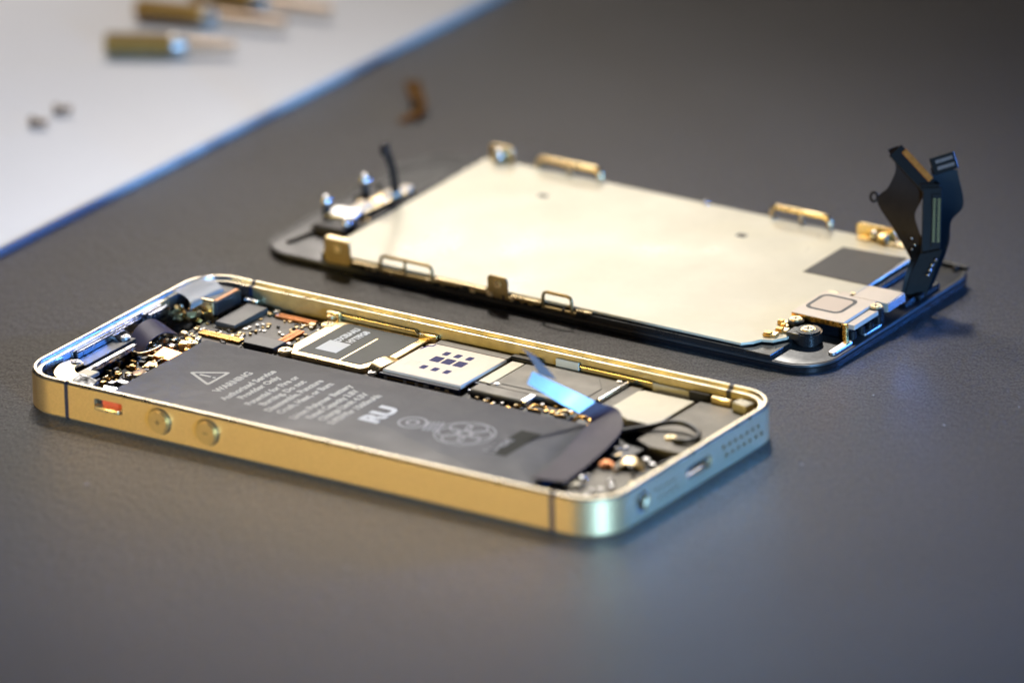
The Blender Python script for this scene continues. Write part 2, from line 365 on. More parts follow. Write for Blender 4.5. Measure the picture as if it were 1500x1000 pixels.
prism('back_plate', ['floor'], phone, rrect(-HL + 2.06, HL - 2.06, -HW + 2.06, HW - 2.06, 5.6, 10), 0.02, 0.9, 0.05)

# battery
bat_poly = rrect(-45, 43.2, -27.1, 5.2, 0.7, 4)
battery = prism('battery', 'battery', phone, bat_poly, 0.95, 4.8, 0.55, 3)
ZB = 4.815
tri = [(-38.2, -9.6), (-31.5, -5.9), (-31.5, -13.3)]
tb = []
for i in range(3): tb.append(Vector((*tri[i], ZB)))
bm = bmesh.new()
c0 = sum((Vector(t) for t in tri), Vector((0, 0))) / 3
def tri_round(s, rr):
    pts = []; P = [c0 + (Vector(t) - c0) * s for t in tri]
    for i in range(3):
        p0, p, p1 = P[i - 1], P[i], P[(i + 1) % 3]; d0 = (p0 - p).normalized(); d1 = (p1 - p).normalized()
        for k in range(5):
            t = k / 4; A = p + d0 * rr * (1 - t) ; Bq = p + d1 * rr * t
            pts.append(p + d0 * rr * (1 - t) ** 2 + d1 * rr * t ** 2)
    return pts
o_, i_ = tri_round(1.0, 0.9), tri_round(0.74, 0.4)
vo = [bm.verts.new((*p, ZB)) for p in o_]; vi = [bm.verts.new((*p, ZB)) for p in i_]
for k in range(len(vo)): bm.faces.new((vo[k], vo[(k + 1) % len(vo)], vi[(k + 1) % len(vi)], vi[k]))
finish(bm, 'warning_triangle', 'print', battery, smooth=0)
boxes('exclamation_mark', 'print', battery, [(-35.7, -33.4, -9.85, -9.35, ZB - 0.01, ZB + 0.01), (-32.95, -32.4, -9.85, -9.35, ZB - 0.01, ZB + 0.01)], bev=0)
LINES = [('WARNING', -28.5, 2.3, 1.0), ('Authorized Service', -25.3, 2.15, 1.0), ('Provider Only', -23.0, 2.15, 1.0), ('Potential for Fire or', -20.2, 2.1, 0.95), ('Burning. Do not', -17.9, 2.1, 1.0),
         ('Disassemble, Puncture', -15.5, 2.1, 0.92), ('Crush, Heat, or Burn', -13.1, 2.1, 0.95), ('Li-ion Polymer Battery', -9.7, 2.1, 0.98), ('Rated Capacity 3.8V', -7.3, 2.1, 0.92),
         ('Charge Limit 4.3V', -5.0, 2.1, 0.98), ('5.92Whr 1560mAh', -2.6, 2.1, 0.98)]
for body, x, sz, sx in LINES:
    text('label_text', 'print', battery, body, sz * 0.95, x, -9.6, ZB, sx=sx, bold=0.08, th=0.005)
text('component_mark', 'print_white', battery, 'RU', 5.2, 2.6, -9.4, ZB, rot=90, sx=1.15, bold=0.26, th=0.005)
def flat_ring(bm, cx, cy, ro, ri, z, n=36, ex=1.0):
    A = [bm.verts.new((cx + ro * ex * math.cos(2 * math.pi * k / n), cy + ro * math.sin(2 * math.pi * k / n), z)) for k in range(n)]
    Bq = [bm.verts.new((cx + ri * ex * math.cos(2 * math.pi * k / n), cy + ri * math.sin(2 * math.pi * k / n), z)) for k in range(n)]
    for k in range(n): bm.faces.new((A[k], A[(k + 1) % n], Bq[(k + 1) % n], Bq[k]))
bm = bmesh.new(); flat_ring(bm, 9.6, -9.6, 2.7, 2.25, ZB); flat_ring(bm, 9.6, -9.6, 1.3, 0.8, ZB, 20)
finish(bm, 'circle_mark', 'print_dim', battery, smooth=0)
bm = bmesh.new()
for k in range(4): merge(bm, box_bm(12.4 + k * 0.75, 12.75 + k * 0.75, -11.8 + 0.2 * k, -7.6 + 0.3 * k, ZB - 0.01, ZB + 0.005, rot=14))
finish(bm, 'bar_mark', 'print_dim', battery, smooth=0)
bm = bmesh.new(); flat_ring(bm, 20.3, -9.3, 5.5, 5.2, ZB, 48)
for k in range(6):
    t = k * math.pi / 3 + 0.3; flat_ring(bm, 20.3 + 2.9 * math.cos(t), -9.3 + 2.9 * math.sin(t), 2.1, 1.75, ZB + 0.002 + 0.0015 * k, 28)
flat_ring(bm, 20.3, -9.3, 1.5, 1.15, ZB + 0.013, 24)
finish(bm, 'round_mark', 'print_dim', battery, smooth=0)
pt = box('print_patch', 'patch', battery, 28.0, 32.2, -14.6, -3.0, ZB - 0.01, ZB + 0.004, 0)
text('label_text', 'print_dim', battery, 'Li-ion', 3.0, 28.6, -11.0, ZB + 0.02, bold=0.05, th=0.004)

# logic board strip along the far side
board = prism('logic_board', 'pcb', phone, rrect(-52.5, 36.5, 6.3, 26.9, 0.8), 1.6, 3.0, 0.08)
# camera module in the far left corner
camm = box('camera_module', 'floor', phone, -57.2, -51.6, 17.8, 25.6, 0.95, 6.3, 0.2, 2)
box('foil', 'brass', camm, -57.3, -52.0, 17.55, 17.78, 1.6, 6.15, 0.06, label='crinkled gold foil on the camera side')
box('edge_trim', 'brass', camm, -56.9, -52.2, 17.7, 18.3, 6.31, 6.45, 0.05)
box('tape_strip', 'orange', camm, -52.35, -51.6, 18.3, 25.2, 6.31, 6.42, 0.04)
box('side_wall', 'black', camm, -51.58, -51.35, 17.9, 25.4, 2.2, 6.2, 0.04)
for k in range(16):
    x = random.uniform(-60, -52.5); y = random.uniform(14.8, 17.2); z = random.uniform(2.2, 4.6); s_ = random.uniform(0.35, 1.0)
    box('foil_crumple', random.choice(['brass', 'goldpin', 'tab']), camm, x - s_, x + s_, y - 0.35, y + 0.35, z - s_ * 0.6, z + s_ * 0.6, 0.1, rot=random.uniform(-50, 50), tilt=(random.uniform(-50, 50), random.uniform(-30, 30)))
strip('clear_film', 'film', phone, [(-61.2, 13.5, 6.9), (-60.2, 16, 7.35), (-57.5, 16.2, 7.0), (-55.3, 15.2, 6.3), (-55.0, 14.6, 5.2)], [(-61.0, 25.5, 6.9), (-59.0, 25.8, 7.3), (-56.5, 24.8, 7.2), (-54.0, 23.3, 6.8), (-53.2, 22.8, 6.5)], 0.08)
box('flash_bracket', 'silver', board, -51.0, -48.2, 25.6, 26.8, 3.0, 4.6, 0.25, 2)
ch = box('chip', 'chip', board, -49.6, -45.2, 14.6, 25.0, 3.05, 4.1, 0.1)
box('chip_tray', 'satin', board, -49.75, -45.05, 14.45, 25.15, 3.0, 3.25, 0.04)
box('chip', 'chip', board, -39.2, -32.6, 8.5, 12.6, 3.0, 4.2, 0.12)
def comb(x0, x1, y0, y1, z, n, along='x', m='goldpin'):
    c = box('connector', 'chip', board, x0, x1, y0, y1, z, z + 0.45, 0.05)
    l = []
    for k in range(n):
        t0 = (k + 0.15) / n; t1 = (k + 0.8) / n
        if along == 'x':
            xa, xb = x0 + (x1 - x0) * t0, x0 + (x1 - x0) * t1; my = (y0 + y1) / 2
            l += [(xa, xb, y0 - 0.12, my - 0.1, z + 0.1, z + 0.55), (xa, xb, my + 0.1, y1 + 0.12, z + 0.1, z + 0.55)]
        else:
            ya, yb = y0 + (y1 - y0) * t0, y0 + (y1 - y0) * t1; mx = (x0 + x1) / 2
            l += [(x0 - 0.12, mx - 0.1, ya, yb, z + 0.1, z + 0.55), (mx + 0.1, x1 + 0.12, ya, yb, z + 0.1, z + 0.55)]
    o = boxes('contact_row', m, board, l, bev=0.0); return c
comb(-49.8, -40.8, 9.7, 11.2, 3.0, 22)
comb(-42.8, -34.4, 23.8, 25.0, 3.0, 18, m='copper')
comb(-35.2, -33.7, 13.2, 19.8, 3.0, 16, along='y', m='copper')
box('connector_end', 'brass', board, -35.0, -33.6, 22.6, 23.8, 3.0, 3.7, 0.12)
box('bracket', 'silver', board, -43.8, -42.6, 24.2, 25.6, 3.0, 3.9, 0.2)
screw(board, -30.6, 9.5, 4.15, 1.35, 'brass', 1.1)
screw(board, -31.2, 23.8, 4.15, 1.25, 'brass', 1.1)
def scatter(name, parent, n, xr, yr, z, hmax, mats, smin=.18, smax=.55, avoid=()):
    for m_ in mats:
        bm = bmesh.new()
        for k in range(n):
            for _ in range(20):
                x = random.uniform(*xr); y = random.uniform(*yr)
                if not any(a[0] - .3 < x < a[1] + .3 and a[2] - .3 < y < a[3] + .3 for a in avoid): break
            else: continue
            sx, sy = random.uniform(smin, smax), random.uniform(smin, smax)
            merge(bm, box_bm(x - sx, x + sx, y - sy, y + sy, z - .05, z + random.uniform(.2, hmax), 0.04, rot=random.choice((0, 0, 90, random.uniform(-20, 20)))))
        o = finish(bm, name, m_, parent); o['kind'] = 'stuff'
AV = ((-49.8, -45, 14.4, 25.2), (-39.3, -32.5, 8.4, 12.7), (-49.9, -40.7, 9.6, 11.3), (-42.9, -34.3, 23.7, 25.1), (-35.3, -33.6, 13.1, 19.9))
scatter('board_components', board, 26, (-52, -32), (7, 26), 3.0, .5, ('satin', 'chip', 'tab', 'brass'), .15, .42, AV)
scatter('flex_components', phone, 22, (-57.5, -46), (-20, 9), 1.9, 1.3, ('brass', 'silver', 'goldpin', 'chip', 'tab'), .2, .6)
scatter('lower_components', phone, 9, (45, 58.5), (-24, 2), 3.5, .6, ('brass', 'satin', 'silver', 'chip'), .2, .6)
# shield can with dark label
can = prism('shield_can', 'brass', phone, [(-31.0, 12.5), (-28.9, 8.7), (-14.2, 8.7), (-13.3, 9.9), (-11.2, 15.5), (-11.2, 26.6), (-31.0, 26.6)], 3.02, 4.0, 0.18, 2, label='cream metal shield with dark label')
lab = prism('dark_label', 'label', can, [(-28.6, 10.2), (-19.7, 10.2), (-19.7, 26.0), (-27.9, 26.0), (-28.6, 25.0)], 3.99, 4.05, 0.02)
prism('dark_label', 'label', can, [(-19.2, 10.2), (-15.0, 10.2), (-12.8, 15.8), (-12.8, 25.6), (-13.4, 26.0), (-19.2, 26.0)], 3.99, 4.09, 0.02)
prism('dark_label', 'label', can, [(-19.72, 22.5), (-19.19, 22.5), (-19.19, 26.0), (-19.72, 26.0)], 3.99, 4.07, 0)
box('white_sticker', 'print_white', can, -26.4, -21.9, 12.7, 17.5, 4.04, 4.07, 0)
text('label_text', 'print_white', can, 'DX3BAAU', 1.9, -25.0, 21.0, 4.10, sx=0.8, bold=0.09, th=0.01)
text('label_text', 'print_white', can, 'H7TFFG8', 1.9, -22.7, 21.0, 4.10, sx=0.8, bold=0.09, th=0.01)
tube('retaining_rail', 'brass', phone, [(-31, 27.1, 4.9), (-22, 27.1, 4.9), (-14.5, 27.1, 4.9), (-13.6, 26.8, 4.3)], 0.32)
box('wall_tab', 'brass', phone, -33.2, -30.4, 26.2, 27.2, 3.0, 5.4, 0.2, 2)
screw(phone, -32.0, 26.0, 4.9, 0.8, 'brass', 0.6)
box('wall_tab', 'brass', phone, -13.4, -9.6, 26.4, 27.2, 3.0, 5.0, 0.2, 2)
# arched clamp
strip('arched_clamp', 'brass', phone, [(-12.9, 9.4, 3.2), (-12.6, 10.6, 4.7), (-11.9, 13.6, 4.9), (-11.3, 15.6, 4.1)], [(-10.6, 8.6, 3.2), (-10.3, 9.8, 4.4), (-9.7, 12.6, 4.6), (-9.4, 14.8, 4.0)], 0.35)
screw(phone, -11.4, 9.0, 3.9, 0.9, 'silver', 0.9)
box('copper_tab', 'copper', phone, -12.3, -11.2, 10.6, 12.4, 2.9, 4.2, 0.15)
# sim reader
sim = prism('sim_reader', 'simwhite', phone, [(-9.6, 9.5), (-9.6, 22.0), (-9.0, 22.0), (-9.0, 23.2), (-9.6, 23.2), (-8.6, 24.3), (6.9, 24.3), (6.9, 9.5)], 3.9, 4.6, 0.12, 1, label='cream metal sim reader with dark windows')
box('base_frame', 'navy', sim, -10.0, 7.1, 8.5, 9.45, 2.2, 4.1, 0.15)
box('spring_strip', 'tab', sim, -8.2, 0.5, 8.42, 8.52, 3.4, 3.75, 0.03)
box('spring_strip', 'brass', sim, 1.2, 6.2, 8.42, 8.52, 3.0, 3.3, 0.03)
for k in range(7):
    x = -9 + k * 2.2 + random.uniform(-.3, .3); box('base_clip', random.choice(['tab', 'satin', 'brass']), sim, x, x + random.uniform(.6, 1.5), 8.38, 8.55, 2.7 + random.random(), 3.8, 0.04)
for x in (-3.8, -1.35, 1.15):
    for y, sx_, sy_ in ((21.1, .62, .85), (18.05, 1.02, 1.25), (13.8, .62, .85)):
        prism('contact_window', 'indigo', sim, rrect(x - sx_, x + sx_, y - sy_, y + sy_, 0.25, 3), 4.55, 4.612, 0)
box('pink_sticker', 'pink', sim, -7.7, -5.6, 13.2, 15.7, 4.58, 4.608, 0)
tube('notch_mark', 'indigo', sim, [(-9.2, 20.8, 4.62), (-8.8, 22.6, 4.62), (-8.0, 22.9, 4.62), (-7.9, 23.8, 4.62)], 0.10, 5)
box('sim_tray_end', 'shield', phone, -8.6, 6.9, 24.4, 26.9, 3.2, 4.55, 0.15)
box('tray_shadow', 'black', phone, 7.0, 12.0, 25.2, 26.9, 2.5, 4.9, 0.2)  # black block painted in for the shadow beside the tray
# beyond the sim reader
box('cream_strip', 'cream', board, 7.6, 10.35, 13.9, 25.0, 3.0, 4.2, 0.12)
box('contact_dark', 'navy', board, 7.2, 9.8, 13.1, 13.9, 3.0, 4.0, 0.1)
box('shield_can', 'shield', phone, 10.45, 30.6, 13.2, 26.8, 3.02, 4.2, 0.2, 2, label='plain grey shield over the board')
scatter('board_components', board, 12, (8, 36), (6.6, 13), 3.0, .7, ('satin', 'brass', 'goldpin', 'chip'), .18, .45)
sh2 = prism('shield_step', 'shield', phone, [(12.2, 14.6), (28.8, 14.6), (28.8, 21.4), (25.6, 25.6), (12.2, 25.6)], 4.19, 4.34, 0.08, 1)
for x, y in ((11.4, 14.2), (29.6, 14.2), (29.6, 25.9), (11.4, 25.9)): screw(phone, x, y, 4.42, 0.55, 'satin', 0.25, cross=False, name='shield_rivet')
con = box('board_connector', 'shield', phone, 8.6, 20.6, 9.6, 12.9, 2.4, 4.4, 0.35, 2, label='mottled grey brown connector cover')
box('connector_end', 'silver', con, 19.4, 20.8, 9.4, 12.95, 2.5, 4.45, 0.2, 2)
for k in range(6):
    x = 7.0 + random.uniform(0, 2.2); y = 10.3 + random.uniform(0, 2.4); box('solder_lump', random.choice(['brass', 'silver', 'copper']), board, x, x + .9, y, y + .7, 3.0, 3.5 + random.random() * .7, 0.15, 2, rot=random.uniform(-30, 30))
gb = box('gold_connector', 'floor', phone, 21.3, 30.8, 6.7, 9.3, 2.2, 3.7, 0.1)
def wire_frame(x0, x1, y0, y1, z): return tube('contact_loop', 'goldpin', gb, [(x0, y0, z), (x0, y1, z), (x1, y1, z), (x1, y0, z), (x0, y0, z)], 0.26, 6)
wire_frame(22.3, 24.8, 7.6, 9.6, 4.0); wire_frame(27.8, 30.2, 7.6, 9.6, 4.0)
box('contact_bar', 'goldpin', gb, 21.6, 30.4, 6.55, 6.72, 2.7, 3.05, 0.05)
for x in (25.2, 26.4): box('contact_bar', 'goldpin', gb, x, x + 0.7, 7.9, 9.0, 3.7, 4.1, 0.1)
tube('contact_hook', 'goldpin', gb, [(31.6, 7.0, 3.2), (32.2, 8.4, 4.1), (34.4, 8.6, 4.3), (35.6, 7.2, 3.9), (34.6, 6.0, 3.2)], 0.38, 8)
box('contact_block', 'black', gb, 31.2, 37.5, 5.9, 11.0, 1.2, 3.1, 0.2)
screw(phone, 36.6, 6.4, 4.0, 1.1, 'satin', 0.9)
box('light_bar', 'silver', phone, 30.9, 31.7, 16.6, 26.4, 3.0, 4.6, 0.25, 2)
prism('cream_pad', 'cream', phone, [(34.9, 14.3), (34.9, 23.6), (35.8, 24.4), (46.2, 24.4), (46.2, 11.2), (40.5, 11.2)], 2.6, 4.4, 0.15, 1, label='square cream foil pad')
prism('lower_board', 'shield', phone, [(31.9, 11.0), (34.6, 14.2), (34.6, 26.6), (31.9, 26.6)], 1.5, 3.9, 0.1)
low = prism('speaker_module', 'shield', phone, [(46.4, 5.2), (46.4, 26.3), (55.4, 26.3), (59.2, 22.6), (59.2, 3.4), (50.0, 3.4)], 1.0, 4.0, 0.2, 2, label='flat grey speaker module')
prism('connector_plate', 'shield', phone, [(44.4, -26.8), (44.4, -7.5), (55.2, -7.5), (55.2, 3.0), (59.4, 3.0), (59.4, -22.6), (55.4, -26.8)], 1.0, 3.5, 0.2, 2)
tube('coaxial_wire', 'black', phone, catmull([(39.5, 1.0, 4.6), (43.2, 5.6, 4.7), (46.5, 10.2, 4.8), (49.0, 12.0, 5.3), (52.0, 12.4, 5.4), (55.2, 11.2, 5.0), (56.2, 9.0, 4.7), (55.0, 7.4, 4.6), (52.8, 7.0, 4.4)], 6), 0.48, 8)
screw(phone, 51.4, 8.2, 4.5, 1.0, 'brass', 0.7)
box('corner_bracket', 'cream', phone, 53.6, 57.2, 24.4, 26.9, 3.9, 5.7, 0.45, 2, rot=-12)
box('corner_bracket', 'brass', phone, 48.4, 52.6, 26.0, 27.1, 3.9, 5.2, 0.25, 2)
box('wall_tab', 'cream', phone, 15.5, 20.4, 26.9, 27.25, 4.1, 5.6, 0.1)
tube('retaining_rail', 'brass', phone, [(20.8, 27.0, 5.0), (28, 27.0, 5.0), (35.8, 27.0, 4.9)], 0.30)
box('wall_tab', 'cream', phone, 35.9, 43.5, 26.8, 27.25, 3.4, 5.0, 0.1)
box('recess_shade', 'black', phone, 43.8, 48.0, 26.3, 27.2, 2.6, 5.2, 0.1)  # black block painted in for the shade of a recess
# copper contact, clip and bright screws at the lower end
cyl('copper_contact', 'copper', phone, (48.2, -7.4, 0), 1.25, 3.4, 4.6, bev=0.4)
strip('spring_clip', 'brass', phone, [(49.2, -6.8, 3.6), (50.4, -4.8, 4.7), (52.2, -4.2, 4.8), (54.0, -4.4, 4.2)], [(50.6, -9.0, 3.6), (51.6, -7.0, 4.5), (53.2, -6.4, 4.6), (55.2, -6.4, 4.0)], 0.4)
box('recess_shade', 'black', phone, 44.6, 49.6, -3.0, 3.0, 1.5, 3.6, 0.3)  # solid block, the dark of a recess is in its colour
def stud(x, y, z, r): 
    bm = bmesh.new(); bmesh.ops.create_uvsphere(bm, u_segments=16, v_segments=10, radius=r)
    for v in bm.verts: v.co = Vector((v.co.x, v.co.y, v.co.z * 0.7)) + Vector((x, y, z))
    finish(bm, 'rivet', 'silver', phone, smooth=70)
stud(48.4, -15.4, 4.3, 0.75); stud(53.6, -14.4, 4.3, 0.7); stud(55.0, -16.3, 4.3, 0.7)
cyl('brass_insert', 'cream', phone, (47.4, -17.2, 0), 2.0, 3.4, 4.1, bev=0.3)
# ribbon across the battery end that curls up into the air
Lr = [(41.8, -21.0, 4.95), (41.0, -12.0, 5.0), (39.0, -4.0, 5.1), (37.4, 2.6, 5.2), (36.4, 6.0, 5.3), (34.8, 5.2, 6.4), (33.6, 4.3, 7.3)]
Rr = [(47.6, -19.5, 4.9), (46.8, -10.5, 5.0), (45.4, -2.0, 5.1), (43.2, 5.6, 5.3), (39.6, 10.0, 6.4), (36.3, 8.13, 7.8), (34.9, 6.95, 8.9)]
rib = strip('ribbon_cable', 'ribbon', phone, Lr, Rr, 0.16, 8, label='dark ribbon cable curling up over the battery end')
strip('ribbon_head', 'ribbonhead', rib, [(34.6, 5.05, 6.55), (33.2, 3.9, 7.75), (31.7, 2.65, 8.95), (27.44, -0.2, 12.4)], [(36.1, 7.95, 7.95), (34.6, 6.6, 9.2), (32.9, 5.1, 10.5), (27.54, 1.4, 14.1)], 0.3, 6, label='end of the ribbon with a blue glint in its colour')
strip('ribbon_tail', 'tailbrown', rib, [(28.51, 2.05, 13.58), (26.31, 2.28, 16.38), (24.94, 2.04, 17.84)], [(30.49, 4.39, 12.16), (28.62, 4.08, 14.18), (26.44, 3.58, 16.22)], 0.14, 5)

# top end of the phone: brackets, flex and contacts
box('support_bar', 'silver', phone, -55.5, -54.3, -18.6, -2.6, 3.6, 4.5, 0.15)
box('recess_shade', 'floor', phone, -59.2, -56.0, -16.0, 0.0, 1.0, 4.6, 0.2)  # dark block stands in for the shaded hollow behind the bar
sp = box('screw_plate', 'silver', phone, -59.4, -56.4, -3.6, 0.0, 4.0, 5.0, 0.2, tilt=(0, 35))
screw(phone, -57.7, -1.8, 5.25, 1.0, 'satin', 0.6)
cbr = strip('corner_bracket', 'brass', phone, [(-59.2, -16.0, 5.0), (-59.0, -20.0, 5.3), (-57.2, -23.8, 5.2), (-53.5, -25.4, 4.8)], [(-56.6, -15.8, 4.8), (-56.4, -18.6, 5.1), (-55.0, -20.6, 5.1), (-52.5, -21.6, 4.7)], 0.5)
box('support_tab', 'cream', phone, -55.0, -51.8, -20.4, -17.6, 4.2, 4.9, 0.15)
screw(phone, -57.4, -17.0, 5.6, 1.0, 'silver', 0.6)
box('foil_scrap', 'silver', phone, -53.6, -49.2, -24.6, -21.2, 3.6, 5.0, 0.3, 2, tilt=(18, 10))
box('foil_scrap', 'silver', phone, -49.6, -46.0, -20.4, -18.6, 2.4, 2.9, 0.12, rot=18, tilt=(12, 8))
box('foil_scrap', 'silver', phone, -49.2, -46.4, -16.8, -15.3, 2.9, 3.2, 0.08, rot=-12)
strip('power_flex', 'ribbon', phone, [(-57.5, -1.2, 4.0), (-57.4, 1.8, 5.9), (-57.2, 5.4, 6.1), (-56.8, 8.0, 4.6), (-55.8, 9.4, 3.0)], [(-53.4, -3.2, 2.6), (-53.2, -0.2, 4.6), (-52.8, 3.4, 5.0), (-52.6, 6.4, 3.8), (-52.2, 8.2, 2.6)], 0.18, 6, label='glossy arched flex cable')
tube('flex_edge_wire', 'brass', phone, catmull([(-56.0, -2.6, 3.0), (-53.6, -3.2, 3.0), (-52.4, -1.0, 3.1), (-52.0, 1.2, 3.3)], 5), 0.3, 6)
box('upper_flex', 'floor', phone, -53.5, -45.4, -12.0, 8.5, 0.95, 1.9, 0.1)
for x, y, z, s_, m_ in ((-52.6, 5.4, 3.4, .9, 'brass'), (-51.0, 3.0, 3.2, .8, 'silver'), (-49.2, 4.8, 3.5, 1.1, 'brass'), (-50.0, 7.0, 3.3, .8, 'goldpin'), (-47.4, 3.4, 3.2, .8, 'brass'), (-48.2, 7.2, 3.6, .6, 'silver'), (-53.4, 1.8, 3.0, .7, 'goldpin'), (-46.8, 5.6, 3.0, .7, 'goldpin'), (-51.8, 8.2, 3.8, .7, 'brass')):
    box('contact_pad', m_, phone, x - s_, x + s_, y - s_ * .8, y + s_ * .8, 1.8, z, 0.2, 2, rot=random.uniform(-25, 25))
screw(phone, -47.6, 4.6, 3.9, 1.1, 'brass', 0.8); screw(phone, -53.0, 3.6, 4.0, 0.9, 'brass', 0.8)
box('copper_block', 'copper', phone, -51.2, -46.8, -2.8, 1.0, 1.8, 3.2, 0.2, 2, tilt=(8, 6))
box('foil_scrap', 'brass', phone, -50.8, -47.6, -6.2, -3.6, 1.9, 2.5, 0.1, rot=14)
bm = bmesh.new(); bmesh.ops.create_uvsphere(bm, u_segments=20, v_segments=10, radius=1)
for v in bm.verts: v.co = Vector((v.co.x * 1.5, v.co.y * 2.2, v.co.z * 0.45)) + Vector((-49.6, -8.8, 2.0))
finish(bm, 'mesh_grille', 'mesh', phone, smooth=70)
cyl('gold_dot', 'goldpin', phone, (-54.0, -9.0, 0), 0.75, 1.6, 1.95, bev=0.05)
cyl('gold_dot', 'goldpin', phone, (-53.0, -12.6, 0), 0.35, 1.5, 1.95, bev=0.05)
cyl('gold_dot', 'goldpin', phone, (-51.2, -13.6, 0), 0.3, 1.5, 1.95, bev=0.05)
for k in range(14):
    x = random.uniform(-59, -46.5); y = random.uniform(-22, 8); box('solder_speck', random.choice(['silver', 'brass', 'satin']), phone, x, x + .35, y, y + .3, 1.6, 2.1, 0.06, rot=random.uniform(0, 90))
# inner lip step of the end wall
box('wall_bracket', 'silver', phone, -59.8, -59.2, -14.0, 6.0, 3.0, 5.8, 0.15)
box('wall_clip', 'silver', phone, -59.7, -58.6, 7.5, 13.5, 4.0, 5.8, 0.2)

# ------------------------------------------------------------------ display panel, face down
panel = empty('display_panel', (0, 0, 0), 'detached smartphone display lying face down with cream steel back', 'display')
TH, TT = -0.0093, 0.0237
panel.matrix_world = Matrix.Translation(Vector((-7.53, 82.46, 28.3 * math.sin(TT) + 0.02)) * S) @ Matrix.Rotation(TH, 4, 'Z') @ Matrix.Rotation(TT, 4, 'X')
PX, PY = 61.5, 28.35
prism('front_glass', 'gloss', panel, rrect(-PX, PX, -PY, PY, 7.6, 14), 0.0, 1.05, 0.1)
deck = finish(prism_bm(rrect(-PX + 0.15, PX - 0.15, -PY + 0.15, PY - 0.15, 7.5, 14), 1.06, 1.55, 0.12, 2), 'inner_frame', 'deck', panel)
# raised lip round the deck
bm = bmesh.new(); O = rrect(-PX + 0.25, PX - 0.25, -PY + 0.25, PY - 0.25, 7.4, 14); I = rrect(-PX + 0.85, PX - 0.85, -PY + 0.85, PY - 0.85, 6.8, 14)
vo = [bm.verts.new((*p, 1.5)) for p in O]; vt = [bm.verts.new((*((Vector(p) * 0.7 + Vector(q_) * 0.3)), 1.66)) for p, q_ in zip(O, I)]
vu = [bm.verts.new((*((Vector(p) * 0.3 + Vector(q_) * 0.7)), 1.66)) for p, q_ in zip(O, I)]; vi = [bm.verts.new((*p, 1.5)) for p in I]
n = len(O)
for A, Bq in ((vo, vt), (vt, vu), (vu, vi), (vi, vo)):
    for k in range(n): bm.faces.new((A[k], A[(k + 1) % n], Bq[(k + 1) % n], Bq[k]))
finish(bm, 'rim_lip', 'deck', panel)
cut(deck, [prism_bm(rrect(53.0, 59.6, 20.6, 24.6, 0.6), 1.15, 2.5)])
plate = prism('steel_plate', 'plate', panel, [(-46.6, -27.0), (44.6, -27.2), (46.2, -25.6), (46.9, -24.0), (48.9, -23.4), (50.4, -21.0), (50.4, 27.2), (-45.8, 27.2), (-46.6, 26.2)], 2.80, 3.27, 0.16, 2, label='cream steel back plate')
prism('lcd_frame', 'rim', panel, [(-46.9, -27.1), (44.4, -27.3), (45.9, -25.4), (46.6, -23.7), (48.6, -23.1), (50.1, -20.8), (50.1, 27.0), (-45.6, 27.0), (-46.9, 26.0)], 1.56, 2.79, 0.1)
prism('dark_tape', 'tape', panel, [(36.4, 6.9), (50.3, 6.9), (49.6, 21.6), (36.4, 20.6)], 3.27, 3.36, 0.03, label='dark brown square of tape on the plate')
for hx, hy in ((-26.2, 15.6), (17.0, 16.6)): prism('plate_hole', 'tape', plate, rrect(hx - 1.0, hx + 1.0, hy - 0.8, hy + 0.8, 0.4, 3), 3.26, 3.285, 0)
def loop_tab(x0, x1, y, zt, posts=(), r=0.33, m='tab', zb=2.0):
    p = [(x0, y, zb), (x0, y, zt - 0.9), (x0 + 0.25, y, zt - 0.3), (x0 + 0.9, y, zt), (x1 - 0.9, y, zt), (x1 - 0.25, y, zt - 0.3), (x1, y, zt - 0.9), (x1, y, zb)]
    bm = tube_bm(p, r, 6)
    for q_ in posts: merge(bm, tube_bm([(q_, y, zb), (q_, y, zt - 0.1)], r * 0.85, 6))
    merge(bm, box_bm(x0 - 0.2, x1 + 0.2, y - 0.18, y + 0.18, zb - 0.4, zb + 0.35))
    return finish(bm, 'side_tab', m, panel, smooth=75)
YN, YF = -27.75, 27.7
loop_tab(-33.1, -21.7, YN, 5.2, (-27.7,)); loop_tab(2.6, 8.8, YN, 5.15)
loop_tab(-35.2, -21.3, YF, 5.1, (-28.2,), 0.62, 'brass'); loop_tab(16.8, 29.3, YF, 5.2, (23.0,), 0.55, 'brass')
def solid_tab(x0, x1, y, zt, m='tab', lip=0.0, ys=1):
    bm = prism_bm(rrect(x0, x1, 0, zt - 1.7, 0.8), 0, 0.3)
    for v in bm.verts: v.co = Vector((v.co.x, y + v.co.z - 0.15, 1.7 + v.co.y))
    o = finish(bm, 'screw_tab', m, panel)
    cyl('screw_hole', 'brass', o, ((x0 + x1) / 2, 0, (zt + 3.0) / 2), 0.75, y - 0.25, y + 0.28, 16, axis='Y', bev=0.05)
    return o
t_ = solid_tab(-45.6, -39.8, YN, 6.35); box('tab_lip', 'brass', t_, -45.6, -40.4, YN + 0.2, YN + 1.6, 6.1, 6.4, 0.1)
solid_tab(-9.4, -5.0, YN, 6.15)
solid_tab(-46.2, -40.8, YF, 6.0, 'brass'); solid_tab(35.2, 43.6, YF, 5.6, 'brass')
def bead(x, y, z, r, m='silver', parent=panel, name='screw_head'):
    bm = bmesh.new(); bmesh.ops.create_uvsphere(bm, u_segments=20, v_segments=12, radius=r)
    for v in bm.verts: v.co += Vector((x, y, z))
    return finish(bm, name, m, parent, smooth=70)
bead(-43.4, 26.6, 4.4, 1.25); bead(39.6, 26.6, 4.1, 0.95)
cyl('screw_post', 'tab', panel, (-43.4, 26.6, 0), 1.1, 3.2, 3.9); cyl('screw_post', 'tab', panel, (39.6, 26.6, 0), 1.3, 2.6, 3.6)
